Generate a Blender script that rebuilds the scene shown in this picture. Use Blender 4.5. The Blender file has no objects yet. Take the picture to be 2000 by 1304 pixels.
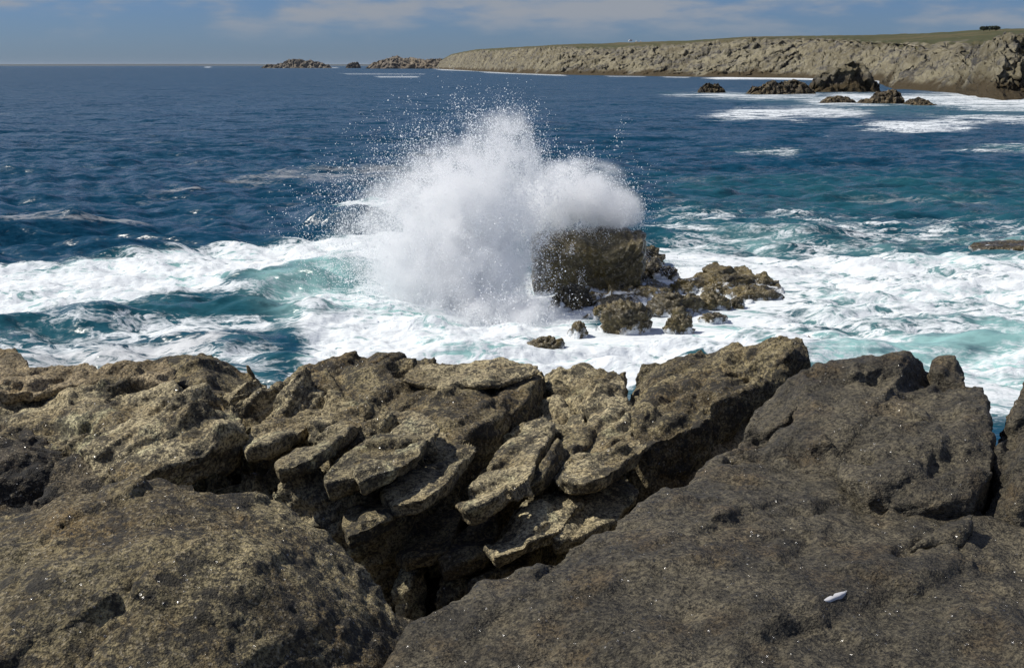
import bpy, bmesh, math, random
import numpy as np
from mathutils import Vector
from mathutils.geometry import delaunay_2d_cdt
random.seed(7); RNG = np.random.default_rng(11)
S = bpy.context.scene; COL = S.collection
# ---------------------------------------------------------------- camera, sky, sun, exposure
CAM_H, FPX, PITCH = 9.0, 2500.0, math.atan((652-128)/2500.0)
cd = bpy.data.cameras.new('camera'); cam = bpy.data.objects.new('camera', cd); COL.objects.link(cam)
cam.location = (0, 0, CAM_H); cam.rotation_euler = (math.pi/2-PITCH, 0, 0)
cd.sensor_width = 36; cd.lens = 45; cd.clip_start = 0.1; cd.clip_end = 90000
S.camera = cam
SUN_EL, SUN_AZ = math.radians(50), math.radians(-82)          # azimuth from +Y, clockwise
w = bpy.data.worlds.new('World'); S.world = w; w.use_nodes = True
def nt_clear(t):
    for n in list(t.nodes): t.nodes.remove(n)
def N(t, typ, ins=None, **props):
    n = t.nodes.new(typ)
    for k, v in props.items(): setattr(n, k, v)
    for k, v in (ins or {}).items():
        if isinstance(v, bpy.types.NodeSocket): t.links.new(v, n.inputs[k])
        else: n.inputs[k].default_value = v
    return n
def math_(t, op, a, b=0.0, c=None, clamp=False):
    n = t.nodes.new('ShaderNodeMath'); n.operation = op; n.use_clamp = clamp
    for i, v in enumerate((a, b, c)):
        if v is None: continue
        if isinstance(v, bpy.types.NodeSocket): t.links.new(v, n.inputs[i])
        else: n.inputs[i].default_value = v
    return n.outputs[0]
def mixc(t, f, a, b, mode='MIX'):
    n = t.nodes.new('ShaderNodeMix'); n.data_type = 'RGBA'; n.blend_type = mode
    for k, v in ((0, f), (6, a), (7, b)):
        if isinstance(v, bpy.types.NodeSocket): t.links.new(v, n.inputs[k])
        elif k == 0: n.inputs[0].default_value = v
        else: n.inputs[k].default_value = (*v, 1)
    return n.outputs[2]
def smooth(t, v, lo, hi):
    n = t.nodes.new('ShaderNodeMapRange'); n.interpolation_type = 'SMOOTHSTEP'
    t.links.new(v, n.inputs[0]); n.inputs[1].default_value = lo; n.inputs[2].default_value = hi
    return n.outputs[0]
t = w.node_tree; nt_clear(t)
sky = N(t, 'ShaderNodeTexSky', sky_type='NISHITA', sun_disc=False, sun_elevation=SUN_EL, sun_rotation=SUN_AZ,
        altitude=0, air_density=1.0, dust_density=0.25, ozone_density=2.5)
tc = N(t, 'ShaderNodeTexCoord')
mp = N(t, 'ShaderNodeMapping', {'Vector': tc.outputs['Generated'], 'Scale': (7, 7, 30)})
cn = N(t, 'ShaderNodeTexNoise', {'Vector': mp.outputs[0], 'Scale': 1.3, 'Detail': 7, 'Roughness': .55})
cz = N(t, 'ShaderNodeSeparateXYZ', {'Vector': tc.outputs['Generated']}).outputs[2]
cf = math_(t, 'MULTIPLY', math_(t, 'MULTIPLY', smooth(t, cn.outputs[0], .42, .62), smooth(t, cz, .010, .040)), .9)
# thin high cloud veil: pulls the sky towards a soft slate grey
tint = mixc(t, 1.0, sky.outputs[0], (.43, .64, 1.16), 'MULTIPLY')
skc = mixc(t, cf, tint, (5.2, 5.6, 6.3))
bg = N(t, 'ShaderNodeBackground', {'Color': skc, 'Strength': .06})
N(t, 'ShaderNodeOutputWorld', {'Surface': bg.outputs[0]})
sd = bpy.data.lights.new('sun', 'SUN'); sun = bpy.data.objects.new('sun', sd); COL.objects.link(sun)
sd.energy = 4.6; sd.angle = math.radians(.5); sd.color = (1, .95, .86)
sdir = Vector((math.sin(SUN_AZ)*math.cos(SUN_EL), math.cos(SUN_AZ)*math.cos(SUN_EL), math.sin(SUN_EL)))
sun.rotation_euler = sdir.to_track_quat('Z', 'Y').to_euler(); sun.location = sdir*60
S.view_settings.view_transform = 'Standard'; S.view_settings.look = 'None'
S.view_settings.exposure = 0; S.view_settings.gamma = 1; S.view_settings.use_curve_mapping = False
S.cycles.max_bounces = 20; S.cycles.diffuse_bounces = 8; S.cycles.volume_bounces = 16; S.cycles.volume_step_rate = 1.0; S.cycles.volume_max_steps = 128
# ---------------------------------------------------------------- helpers
CP, SP = math.cos(PITCH), math.sin(PITCH)
def ray(px, py):
    u, v = (np.asarray(px, float)-1000)/FPX, (652-np.asarray(py, float))/FPX
    return u, CP+v*SP, -SP+v*CP
def at_z(px, py, z):
    dx, dy, dz = ray(px, py); k = (z-CAM_H)/dz
    return np.stack([dx*k, dy*k, np.broadcast_to(z, np.shape(dx*k))], -1)
def at_y(px, py, Y):
    dx, dy, dz = ray(px, py); k = Y/dy
    return np.stack([dx*k, dy*k, CAM_H+dz*k], -1)
def project(co):
    x, y, z = co[:, 0], co[:, 1], co[:, 2]-CAM_H
    f = y*CP-z*SP; f = np.where(f < .05, .05, f); up = y*SP+z*CP
    return 1000+FPX*x/f, 652-FPX*up/f
def hash3(i, j, k, seed):
    h = (i.astype(np.uint32)*np.uint32(374761393) + j.astype(np.uint32)*np.uint32(668265263)
         + k.astype(np.uint32)*np.uint32(2147483647) + np.uint32(seed*974711 & 0xffffffff))
    h = (h ^ (h >> np.uint32(13)))*np.uint32(1274126177); h ^= h >> np.uint32(16)
    h = h*np.uint32(2246822519); h ^= h >> np.uint32(15)
    return (h & np.uint32(0xffff)).astype(np.float32)/32767.5-1
_G = np.array([(1,1,0),(-1,1,0),(1,-1,0),(-1,-1,0),(1,0,1),(-1,0,1),(1,0,-1),(-1,0,-1),(0,1,1),(0,-1,1),(0,1,-1),(0,-1,-1),(1,1,0),(-1,1,0),(0,-1,1),(0,-1,-1)], np.float32)
def vnoise(p, seed=0):
    p = np.asarray(p, np.float32); f = np.floor(p); i = f.astype(np.int32); f = p-f
    u = f*f*f*(f*(f*6-15)+10); r = 0
    for a in (0, 1):
        wx = u[:, 0] if a else 1-u[:, 0]
        for b in (0, 1):
            wxy = wx*(u[:, 1] if b else 1-u[:, 1])
            for c in (0, 1):
                g = _G[((hash3(i[:, 0]+a, i[:, 1]+b, i[:, 2]+c, seed)+1)*7.999).astype(np.int32)]
                r = r + wxy*(u[:, 2] if c else 1-u[:, 2])*(g[:, 0]*(f[:, 0]-a)+g[:, 1]*(f[:, 1]-b)+g[:, 2]*(f[:, 2]-c))
    return r*1.4
def fbm(p, oct=4, seed=0, gain=.5, ridged=False):
    r, a, q = 0, 1, np.asarray(p, np.float32)
    for o in range(oct):
        n = vnoise(q, seed+o*17)
        r = r + a*((1-2*np.abs(n)) if ridged else n)
        q = q*2.03+5.1; a *= gain
    return r
def sstep(x, a, b):
    k = np.clip((x-a)/(b-a), 0, 1); return k*k*(3-2*k)
def interp(x, pts):
    return np.interp(x, [p[0] for p in pts], [p[1] for p in pts])
def tag(o, label=None, cat=None, group=None, kind=None):
    for k, v in (('label', label), ('category', cat), ('group', group), ('kind', kind)):
        if v: o[k] = v
    return o
def mesh_np(name, co, faces, mat, smooth_=True, parent=None):
    co = np.asarray(co, np.float32); faces = np.asarray(faces, np.int32); n, k = faces.shape
    me = bpy.data.meshes.new(name); me.vertices.add(len(co)); me.vertices.foreach_set('co', co.ravel())
    me.loops.add(n*k); me.loops.foreach_set('vertex_index', faces.ravel())
    me.polygons.add(n); me.polygons.foreach_set('loop_start', np.arange(0, n*k, k, dtype=np.int32))
    me.polygons.foreach_set('use_smooth', np.full(n, smooth_)); me.update(calc_edges=True); me.validate()
    me.materials.append(mat); o = bpy.data.objects.new(name, me); COL.objects.link(o); o.parent = parent
    return o
def grid_faces(nr, nc):
    i = np.arange(nr-1)[:, None]*nc+np.arange(nc-1)[None]
    return np.stack([i, i+1, i+nc+1, i+nc], -1).reshape(-1, 4)
def get_co(me, what='co'):
    a = np.empty(len(me.vertices)*3, np.float32); me.vertices.foreach_get(what, a); return a.reshape(-1, 3)
# ---------------------------------------------------------------- materials
def new_mat(name):
    m = bpy.data.materials.new(name); m.use_nodes = True; nt_clear(m.node_tree); return m, m.node_tree
def rock_mat(name, c_dark, c_light, wash=False, lichen=.5, grain=1.0, streak=False, scale=1.0, bump=.010, ochre=(.22, .15, .06), ochre_amt=.35, rough=.8, sparkle=True, tide=None):
    m, t = new_mat(name); P = N(t, 'ShaderNodeNewGeometry').outputs['Position']
    if streak:   # foliation: grain drawn out along the bedding
        mpn = N(t, 'ShaderNodeMapping', {'Vector': P, 'Rotation': (math.radians(20), math.radians(-22), math.radians(15)), 'Scale': (.75, .95, 1.15)})
        G = mpn.outputs[0]
    else: G = P
    def noise(v, s, d=4, r=.6): return N(t, 'ShaderNodeTexNoise', {'Vector': v, 'Scale': s*scale, 'Detail': d, 'Roughness': r}).outputs[0]
    col = mixc(t, smooth(t, noise(P, 2.6, 6), .42, .58), c_dark, c_light)
    col = mixc(t, math_(t, 'MULTIPLY', smooth(t, noise(P, 3.7, 5), .5, .68), ochre_amt), col, ochre)
    col = mixc(t, math_(t, 'MULTIPLY', smooth(t, noise(P, 1.3, 4), .52, .62), .55), col, tuple(x*y for x, y in zip(c_dark, (.5, .55, .6))))
    col = mixc(t, math_(t, 'MULTIPLY', smooth(t, noise(G, 4.5, 5), .55, .66), .5), col, tuple(min(.5, x*1.5) for x in c_light))
    fine = noise(G, 70, 5, .75)
    col = mixc(t, grain, col, mixc(t, smooth(t, fine, .40, .60), (.30, .29, .28), (1.7, 1.65, 1.55)), 'MULTIPLY')
    vo = N(t, 'ShaderNodeTexVoronoi', {'Vector': G, 'Scale': 130*scale}); cell = N(t, 'ShaderNodeSeparateColor', {'Color': vo.outputs['Color']})
    col = mixc(t, math_(t, 'MULTIPLY', smooth(t, cell.outputs[0], .8, .98), .12 if streak else .5), col, (.42, .36, .25))
    dk = smooth(t, math_(t, 'ADD', noise(P, 7.5, 8, .75), math_(t, 'MULTIPLY', noise(P, 38, 4, .7), .55)), .765, .845)
    col = mixc(t, math_(t, 'MULTIPLY', dk, lichen), col, (.018, .018, .017))
    if tide:     # tidal zone: dark weed and wet rock below a wavering level
        z = N(t, 'ShaderNodeSeparateXYZ', {'Vector': P}).outputs[2]
        zz = math_(t, 'ADD', z, math_(t, 'MULTIPLY', noise(P, .6, 4), tide[0]))
        col = mixc(t, smooth(t, zz, tide[1], tide[2]), tide[3], col)
    if wash:     # white water draining off the lowest parts
        z = N(t, 'ShaderNodeSeparateXYZ', {'Vector': P}).outputs[2]
        col = mixc(t, smooth(t, math_(t, 'ADD', z, math_(t, 'MULTIPLY', math_(t, 'SUBTRACT', noise(P, 18, 5, .7), .5), 1.6)), .16, -.05), col, (.75, .78, .8))
    h = math_(t, 'ADD', math_(t, 'MULTIPLY', noise(G, 28, 6, .7), 1.6), math_(t, 'ADD', fine, math_(t, 'MULTIPLY', vo.outputs['Distance'], .5)))
    b = N(t, 'ShaderNodeBump', {'Height': h, 'Strength': .9, 'Distance': bump})
    bs = N(t, 'ShaderNodeBsdfPrincipled', {'Base Color': col, 'Roughness': rough, 'Normal': b.outputs[0], 'Specular IOR Level': .35})
    out = bs.outputs[0]
    if sparkle:  # mica flakes: few cells, each a tiny mirror at its own tilt
        v2 = N(t, 'ShaderNodeTexVoronoi', {'Vector': P, 'Scale': 105*scale})
        dv = N(t, 'ShaderNodeVectorMath', {0: v2.outputs['Color'], 1: (.5, .5, .5)}, operation='SUBTRACT')
        sc = N(t, 'ShaderNodeVectorMath', {0: dv.outputs[0], 'Scale': 1.9}, operation='SCALE')
        ad = N(t, 'ShaderNodeVectorMath', {0: sc.outputs[0], 1: b.outputs[0]}, operation='ADD')
        nn = N(t, 'ShaderNodeVectorMath', {0: ad.outputs[0]}, operation='NORMALIZE')
        gl = N(t, 'ShaderNodeBsdfGlossy', {'Color': (.75, .74, .72, 1), 'Roughness': .22, 'Normal': nn.outputs[0]})
        wn = N(t, 'ShaderNodeTexWhiteNoise', {'Vector': v2.outputs['Position']})
        f = math_(t, 'MULTIPLY', math_(t, 'GREATER_THAN', wn.outputs[0], .955), math_(t, 'LESS_THAN', v2.outputs['Distance'], .42))
        mx = N(t, 'ShaderNodeMixShader', {0: math_(t, 'MULTIPLY', f, .22), 1: out, 2: gl.outputs[0]}); out = mx.outputs[0]
    N(t, 'ShaderNodeOutputMaterial', {'Surface': out}); return m
M_PALE = rock_mat('pale_lichen_granite', (.18, .15, .085), (.39, .34, .215), lichen=.75)
M_BEIGE = rock_mat('beige_granite', (.19, .15, .085), (.33, .27, .17), lichen=.35, ochre_amt=.5)
M_BOULD = rock_mat('brown_boulder_granite', (.09, .072, .039), (.23, .196, .112), lichen=.8)
M_SLAB = rock_mat('dark_foliated_gneiss', (.046, .041, .029), (.10, .088, .060), lichen=.3, streak=True, ochre_amt=.3, ochre=(.14, .09, .035), rough=.6)
M_DARK = rock_mat('dark_granite_cleft_shade', (.035, .03, .022), (.12, .1, .065), lichen=.9)  # dark lichened granite; on the ledge its tone stands in for crevice shade
M_WET = rock_mat('wet_weedy_rock', (.045, .037, .018), (.15, .12, .055), lichen=.3, wash=True, scale=.10, bump=.05, grain=.55, ochre=(.15, .105, .02), ochre_amt=.6, rough=.27, sparkle=False)
M_STACK = rock_mat('brown_sea_stack_rock', (.06, .045, .022), (.13, .10, .055), lichen=.6, scale=.02, bump=.5, sparkle=False, ochre=(.1, .075, .02), rough=.75)
M_CLIFF = rock_mat('pale_schist_cliff', (.12, .10, .07), (.25, .215, .155), lichen=.45, scale=.009, bump=2.0, sparkle=False, grain=.8,
                   ochre=(.25, .18, .09), tide=(5, 3.5, 8, (.075, .055, .028)))
M_ISLE = rock_mat('far_islet_rock', (.12, .10, .08), (.22, .19, .15), lichen=.3, scale=.003, bump=3, sparkle=False, grain=.5)
def plain(name, c, rough=.7):
    m, t = new_mat(name)
    nz = N(t, 'ShaderNodeTexNoise', {'Scale': 3.0, 'Detail': 4})
    col = mixc(t, .5, c, mixc(t, nz.outputs[0], tuple(x*.7 for x in c), tuple(min(1, x*1.25) for x in c)))
    bs = N(t, 'ShaderNodeBsdfPrincipled', {'Base Color': col, 'Roughness': rough}); N(t, 'ShaderNodeOutputMaterial', {'Surface': bs.outputs[0]}); return m
# ---------------------------------------------------------------- rock builder
BED_U = np.array([.72, .62, .31], np.float32); BED_U /= np.linalg.norm(BED_U)          # run of the bedding: away and up to the right
BED_N = np.array([-.42, .05, .9], np.float32); BED_N -= BED_U*(BED_N@BED_U); BED_N /= np.linalg.norm(BED_N)
BED_V = np.cross(BED_N, BED_U).astype(np.float32)
def facets(bed, seed, n, tilt, off, groove):
    """broken planar faces: each vertex takes the plane of its nearest seed (cells drawn out along the bedding)"""
    rg = np.random.default_rng(seed); sd_ = bed[rg.choice(len(bed), min(n, len(bed)), replace=False)]
    m_ = np.array([.55, 1.15, 1.5], np.float32); a, b = bed*m_, sd_*m_
    w_ = .06*np.stack([vnoise(bed*4, seed+i) for i in range(3)], -1); a = a+w_
    d2 = (a**2).sum(1)[:, None]+(b**2).sum(1)[None]-2*a@b.T
    j = d2.argmin(1); d1 = np.sqrt(np.maximum(d2[np.arange(len(a)), j], 0)); d2[np.arange(len(a)), j] = 1e9; e = np.sqrt(np.maximum(d2.min(1), 0))-d1
    tl = rg.normal(0, tilt, (len(sd_), 3)); of = rg.normal(0, off, len(sd_))
    return of[j]+((bed-sd_[j])*tl[j]).sum(1)-groove*np.exp(-(e/.03)**2)
PLAT = 7.3       # level of the rock platform under the photographer
def rock(name, label, outline, inner=(), base=PLAT, depth=.55, voxel=.0135, soft=3, amp=1.0, cracks=(), mat=None, cat='rock', group=None, strata=.010, seed=0, flare=-.09, fine=1.0, shard=.05, cells=45, facet=1.0):
    """top surface through points (photo column, photo row, height over base[, own depth]); closed body below it"""
    pts = list(outline)+list(inner); no = len(outline)
    P3 = np.array([at_z(p[0], p[1], base+p[2]) for p in pts])
    P2 = [Vector((p[0], -p[1])) for p in pts]
    r = delaunay_2d_cdt(P2, [(i, (i+1) % no) for i in range(no)], [], 1, 1e-4)
    vs, tris, orig = r[0], r[2], r[3]
    top = []
    for i, v in enumerate(vs):
        if orig[i]: top.append(P3[orig[i][0]])
        else:
            dd = np.array([(v-q).length for q in P2])+1e-3; wt = 1/dd**2
            top.append((P3*wt[:, None]).sum(0)/wt.sum())
    top = np.array(top); cen = P3[:no].mean(0)
    dep = np.array([pts[orig[i][0]][3] if orig[i] and len(pts[orig[i][0]]) > 3 else depth for i in range(len(vs))])
    bot = top.copy(); bot[:, :2] = cen[:2]+(top[:, :2]-cen[:2])*(1+flare); bot[:, 2] -= dep
    n = len(top); fs = []; cnt = {}
    for f in tris:
        f = list(f)
        for a, b in zip(f, f[1:]+f[:1]): cnt[(a, b)] = 1
        fs.append(f); fs.append([x+n for x in f[::-1]])
    for (a, b) in cnt:
        if (b, a) not in cnt: fs.append([b, a, a+n, b+n])
    me = bpy.data.meshes.new(name); me.from_pydata(np.vstack([top, bot]).tolist(), [], fs); me.update()
    o = bpy.data.objects.new(name, me); COL.objects.link(o)
    md = o.modifiers.new('remesh', 'REMESH'); md.mode = 'VOXEL'; md.voxel_size = voxel
    ms = o.modifiers.new('smooth', 'SMOOTH'); ms.factor = .5; ms.iterations = soft
    m2 = bpy.data.meshes.new_from_object(o.evaluated_get(bpy.context.evaluated_depsgraph_get()))
    o.modifiers.clear(); o.data = m2; bpy.data.meshes.remove(me)
    k = voxel/.0135                                     # features scale with the size of the rock
    co, no_ = get_co(m2), get_co(m2, 'normal'); q = co/k
    size = min(1., float(np.linalg.norm((q.max(0)-q.min(0))[:2]))/1.1)
    bed = np.stack([q @ BED_U, q @ BED_V, q @ BED_N], -1)            # coordinates along and across the bedding
    db = np.zeros(len(co))                                           # broken faces stand proud along the bedding normal
    if facet: db += size*facets(bed, seed+70, max(8, int(cells*size)), .24*facet, .024*facet, .035*facet)
    if shard:    # overlapping shards: each rises towards its lower right edge and breaks off there
        ph = bed[:, 1]*-3.4+.9*fbm(bed*np.array([.7, 1.2, 1.2], np.float32), 3, seed+25)+.5*np.round(1.3*vnoise(bed*np.array([1.1, .7, .7], np.float32), seed+27)*2)/2
        fr = ph-np.floor(ph); db += size*shard*1.3*(np.where(fr < .88, fr/.88, (1-fr)/.12)-.5)*sstep(vnoise(q*1.1, seed+29), -.5, .1)
    d = .013*size*fbm(q*2.3, 3, seed+1)
    if cracks:
        px, py = project(co)
        for line in cracks:
            wpx, dp, pl = line[0]*1.7, line[1]*1.7, line[2]
            wob = 5*vnoise(np.stack([px/22, py/22, px*0], -1), seed+50)
            best = np.full(len(co), 1e9)
            for (x0, y0), (x1, y1) in zip(pl, pl[1:]):
                ex, ey = x1-x0, y1-y0; L = ex*ex+ey*ey
                tt = np.clip(((px-x0)*ex+(py+wob-y0)*ey)/L, 0, 1)
                best = np.minimum(best, np.hypot(px-x0-tt*ex, py+wob-y0-tt*ey))
            db -= dp/amp*np.exp(-(best/wpx)**2)
    co = co+no_*(d*amp*k)[:, None]+BED_N[None]*(db*amp*k*sstep(no_@BED_N, .0, .55))[:, None]
    m2.vertices.foreach_set('co', co.astype(np.float32).ravel()); m2.update()
    md = o.modifiers.new('remesh', 'REMESH'); md.mode = 'VOXEL'; md.voxel_size = voxel
    ms = o.modifiers.new('smooth', 'SMOOTH'); ms.factor = .5; ms.iterations = 1
    m3 = bpy.data.meshes.new_from_object(o.evaluated_get(bpy.context.evaluated_depsgraph_get()))
    o.modifiers.clear(); o.data = m3; bpy.data.meshes.remove(m2); m3.name = name; m2 = m3
    co, no_ = get_co(m2), get_co(m2, 'normal'); q = co/k; bz = q @ BED_N
    d = -.006*fbm(q*5.5, 4, seed+5, ridged=True)+fine*(.006*fbm(q*20, 2, seed+9)+.0045*vnoise(q*45, seed+13))
    s = bz*11+fbm(q*1.7, 3, seed+21)*1.3; saw = s-np.floor(s)
    d += strata*(np.minimum(saw*1.25, (1-saw)*5)-.5)*(1+vnoise(q*3, seed+3))
    co = co+no_*(d*amp*k)[:, None]
    m2.vertices.foreach_set('co', co.astype(np.float32).ravel())
    m2.polygons.foreach_set('use_smooth', np.ones(len(m2.polygons), bool)); m2.update()
    m2.materials.clear(); m2.materials.append(mat)
    return tag(o, label, cat, group)
def dome(name, label, x0, x1, y0, y1, mat=M_WET, group=None, seed=0, Y=None, sharp=.75, flat=.5, strata=.03, res=60, cat='rock'):
    """boulder standing in the water: footprint from its waterline, height from its top"""
    cx, rx = (x0+x1)/2, (x1-x0)/2*1.22
    Yb = float(at_z(cx, y1, 0.)[1]) if Y is None else Y
    wid = rx*Yb/FPX; dpt = max(wid*.75, .3); cy = Yb+dpt*.8
    hgt = float(at_y(cx, y0, cy)[2])+.06
    X = (cx-1000)/FPX*Yb
    nr, nc = res//2, res
    th = np.linspace(0, 2*math.pi, nc, endpoint=False); ph = np.linspace(0, 1, nr)
    T, R = np.meshgrid(th, ph); rr = np.sin(R*math.pi/2)**sharp
    rad = 1+.22*vnoise(np.stack([np.cos(T)*1.6, np.sin(T)*1.6, R*1.5], -1).reshape(-1, 3), seed).reshape(T.shape)
    xx, yy = X+wid*rr*rad*np.cos(T), cy+dpt*rr*rad*np.sin(T)
    zz = hgt*(np.cos(R*math.pi/2)**flat)*1.0-(R > .97)*hgt*.3-.15*R*hgt
    co = np.stack([xx, yy, zz], -1).reshape(-1, 3); q = co/max(wid, .4)
    dsp = .16*fbm(q*1.5, 3, seed+2)-.10*fbm(q*3.2, 3, seed+4, ridged=True)
    s = (q@np.array([.35, .1, .9])+.2*vnoise(q*1.2, seed+8))*4; saw = s-np.floor(s)
    dirv = co-np.array([X, cy, 0]); dirv /= np.linalg.norm(dirv, axis=1)[:, None]+1e-6
    lim = min(wid, hgt*1.6)
    co = co+dirv*(lim*(dsp*.8+strata*(np.minimum(saw*1.3, (1-saw)*4)-.5)*3))[:, None]
    co = co+dirv*(lim*facets(q.astype(np.float32), seed+60, 26, .14, .03, .03))[:, None]
    co[:nc] = co[:nc].mean(0)
    i = (np.arange(nr-1)[:, None]*nc+np.arange(nc)[None]); j = (np.arange(nr-1)[:, None]*nc+(np.arange(nc)[None]+1) % nc)
    o = mesh_np(name, co, np.stack([i, j, j+nc, i+nc], -1).reshape(-1, 4)[:, ::-1], mat)
    return tag(o, label, cat, group)
# ---------------------------------------------------------------- sea
m, t = new_mat('sea_water'); M_SEA = m
P = N(t, 'ShaderNodeNewGeometry'); pos = P.outputs['Position']
def attr(n): return N(t, 'ShaderNodeAttribute', attribute_name=n).outputs['Fac']
foam_a, aer_a, scum_a = attr('foam'), attr('aeration'), attr('scum')
slope = None
for s, stx, st in ((.035, 1, .20), (.16, 1, .44), (.6, 1, .58), (2.2, 1, .52), (7., 1, .28)):
    mpn = N(t, 'ShaderNodeMapping', {'Vector': pos, 'Rotation': (0, 0, .25), 'Scale': (s*.6, s*1.25, s)})
    nz = N(t, 'ShaderNodeTexNoise', {'Vector': mpn.outputs[0], 'Scale': 1, 'Detail': 2.5, 'Roughness': .6})
    dv = N(t, 'ShaderNodeVectorMath', {0: nz.outputs['Color'], 1: (.5, .5, .5)}, operation='SUBTRACT')
    sc = N(t, 'ShaderNodeVectorMath', {0: dv.outputs[0], 'Scale': st*2.4}, operation='SCALE')
    slope = sc.outputs[0] if slope is None else N(t, 'ShaderNodeVectorMath', {0: slope, 1: sc.outputs[0]}, operation='ADD').outputs[0]
flat_ = N(t, 'ShaderNodeVectorMath', {0: slope, 1: (1, 1, 0)}, operation='MULTIPLY')
nn = N(t, 'ShaderNodeVectorMath', {0: N(t, 'ShaderNodeVectorMath', {0: flat_.outputs[0], 1: P.outputs['Normal']}, operation='ADD').outputs[0]}, operation='NORMALIZE').outputs[0]
wc = mixc(t, smooth(t, aer_a, .0, .45), (.0035, .045, .088), (.014, .082, .108))
wc = mixc(t, smooth(t, aer_a, .4, 1.0), wc, (.27, .47, .46))
# wave-averaged reflection: a rough sea never reaches the full grazing mirror of a flat one
fr_ = math_(t, 'MULTIPLY', N(t, 'ShaderNodeFresnel', {'IOR': 1.33, 'Normal': nn}).outputs[0], .5)
wd_ = N(t, 'ShaderNodeBsdfDiffuse', {'Color': wc, 'Normal': nn}); wg_ = N(t, 'ShaderNodeBsdfGlossy', {'Color': (1, 1, 1, 1), 'Roughness': .26, 'Normal': nn})
wat = N(t, 'ShaderNodeMixShader', {0: fr_, 1: wd_.outputs[0], 2: wg_.outputs[0]})
def fnoise(sx, sy, det, seed, dist=0.):
    mpn = N(t, 'ShaderNodeMapping', {'Vector': pos, 'Location': (seed*3.7, seed*1.3, 0), 'Rotation': (0, 0, .18), 'Scale': (sx, sy, 1)})
    return N(t, 'ShaderNodeTexNoise', {'Vector': mpn.outputs[0], 'Scale': 1, 'Detail': det, 'Roughness': .65, 'Distortion': dist}).outputs[0]
n0, n1, n2, n3 = fnoise(.03, .09, 5, 5, .5), fnoise(.16, .55, 5, 1, .8), fnoise(.75, 1.7, 6, 2, 1.2), fnoise(3, 5.5, 4, 3, .6)
web = math_(t, 'ABSOLUTE', math_(t, 'SUBTRACT', n2, .5))                      # lace of foam lines
lace = math_(t, 'SUBTRACT', 1.0, math_(t, 'MULTIPLY', web, 7.0), clamp=True)
patt = math_(t, 'ADD', math_(t, 'ADD', math_(t, 'MULTIPLY', n1, .9), math_(t, 'MULTIPLY', n2, .5)), math_(t, 'ADD', math_(t, 'MULTIPLY', n3, .3), math_(t, 'MULTIPLY', lace, .22)))
patt = math_(t, 'ADD', patt, math_(t, 'MULTIPLY', n0, .6))
pv = math_(t, 'MULTIPLY', math_(t, 'SUBTRACT', patt, 1.24), 2.3)
ff = smooth(t, math_(t, 'ADD', math_(t, 'MULTIPLY', foam_a, .92), pv), .40, .98)
ff = math_(t, 'MULTIPLY', ff, smooth(t, foam_a, .02, .25))
fb = N(t, 'ShaderNodeBump', {'Height': math_(t, 'ADD', n2, math_(t, 'MULTIPLY', n3, .5)), 'Strength': .7, 'Distance': .16})
fd = N(t, 'ShaderNodeBsdfDiffuse', {'Color': (.77, .81, .83, 1), 'Normal': fb.outputs[0]})
sh = N(t, 'ShaderNodeMixShader', {0: ff, 1: wat.outputs[0], 2: fd.outputs[0]})
sf = math_(t, 'MULTIPLY', smooth(t, math_(t, 'ADD', math_(t, 'MULTIPLY', scum_a, .9), pv), .4, 1.1), .5)
sdif = N(t, 'ShaderNodeBsdfDiffuse', {'Color': (.5, .5, .5, 1)})
sh = N(t, 'ShaderNodeMixShader', {0: sf, 1: sh.outputs[0], 2: sdif.outputs[0]})
N(t, 'ShaderNodeOutputMaterial', {'Surface': sh.outputs[0]})

rows = np.concatenate([[2200, 1500, 1150, 950, 850, 790], np.arange(752, 175, -1.0), np.arange(175, 130, -.55), [129.6, 129.2, 128.9, 128.7, 128.5, 128.4]])
cols = np.concatenate([[-5000, -2500, -1200, -500, -250], np.arange(-120, 2121, 3.7), [2250, 2500, 3200, 4500, 7000]])
PX, PY = np.meshgrid(cols, rows)
sea = at_z(PX, PY, 0.).reshape(-1, 3); nr, nc = PX.shape
fpx, fpy = PX.ravel(), PY.ravel(); Ys = sea[:, 1]
dy = np.abs(np.gradient(sea.reshape(nr, nc, 3)[:, :, 1], axis=0)).ravel()
z = np.zeros(len(sea))
for i in range(46):
    lam = 1.1*(26/1.1)**(i/45.); a = RNG.normal(-1.75, .55)      # travelling in from the open sea on the left
    kx, ky = math.cos(a), math.sin(a); kk = 2*math.pi/lam
    sl = .10 if lam < 4 else (.04 if lam < 11 else .018)
    wt = sstep(lam/np.maximum(dy, .01), 1.8, 4.0)
    ph = kk*(sea[:, 0]*kx+sea[:, 1]*ky)+RNG.uniform(0, 6.28)+.8*vnoise(sea/lam/3, i)
    z += wt*sl/kk*(np.sin(ph)+.25*np.sin(2*ph+1.5))
def poly_mask(poly, soft):
    """signed soft mask of a sea area given by its outline"""
    x, y = fpx, fpy; ins = np.zeros(len(x), bool); dist = np.full(len(x), 1e9)
    for (x0, y0), (x1, y1) in zip(poly, poly[1:]+poly[:1]):
        c = ((y0 > y) != (y1 > y)); xi = (x1-x0)*(y-y0)/((y1-y0) if y1 != y0 else 1e-9)+x0; ins ^= c & (x < xi)
        ex, ey = x1-x0, (y1-y0)*4; L = ex*ex+ey*ey+1e-9; tt = np.clip(((x-x0)*ex+(y-y0)*4*ey)/L, 0, 1)
        dist = np.minimum(dist, np.hypot(x-x0-tt*ex, (y-y0)*4-tt*ey))
    sd_ = np.where(ins, dist, -dist)
    return sstep(sd_, -soft, soft)
foam = np.zeros(len(sea)); aer = np.zeros(len(sea)); scum = np.zeros(len(sea))
def add_foam(poly, d, soft=30): global foam; foam = np.maximum(foam, d*poly_mask(poly, soft))
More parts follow.
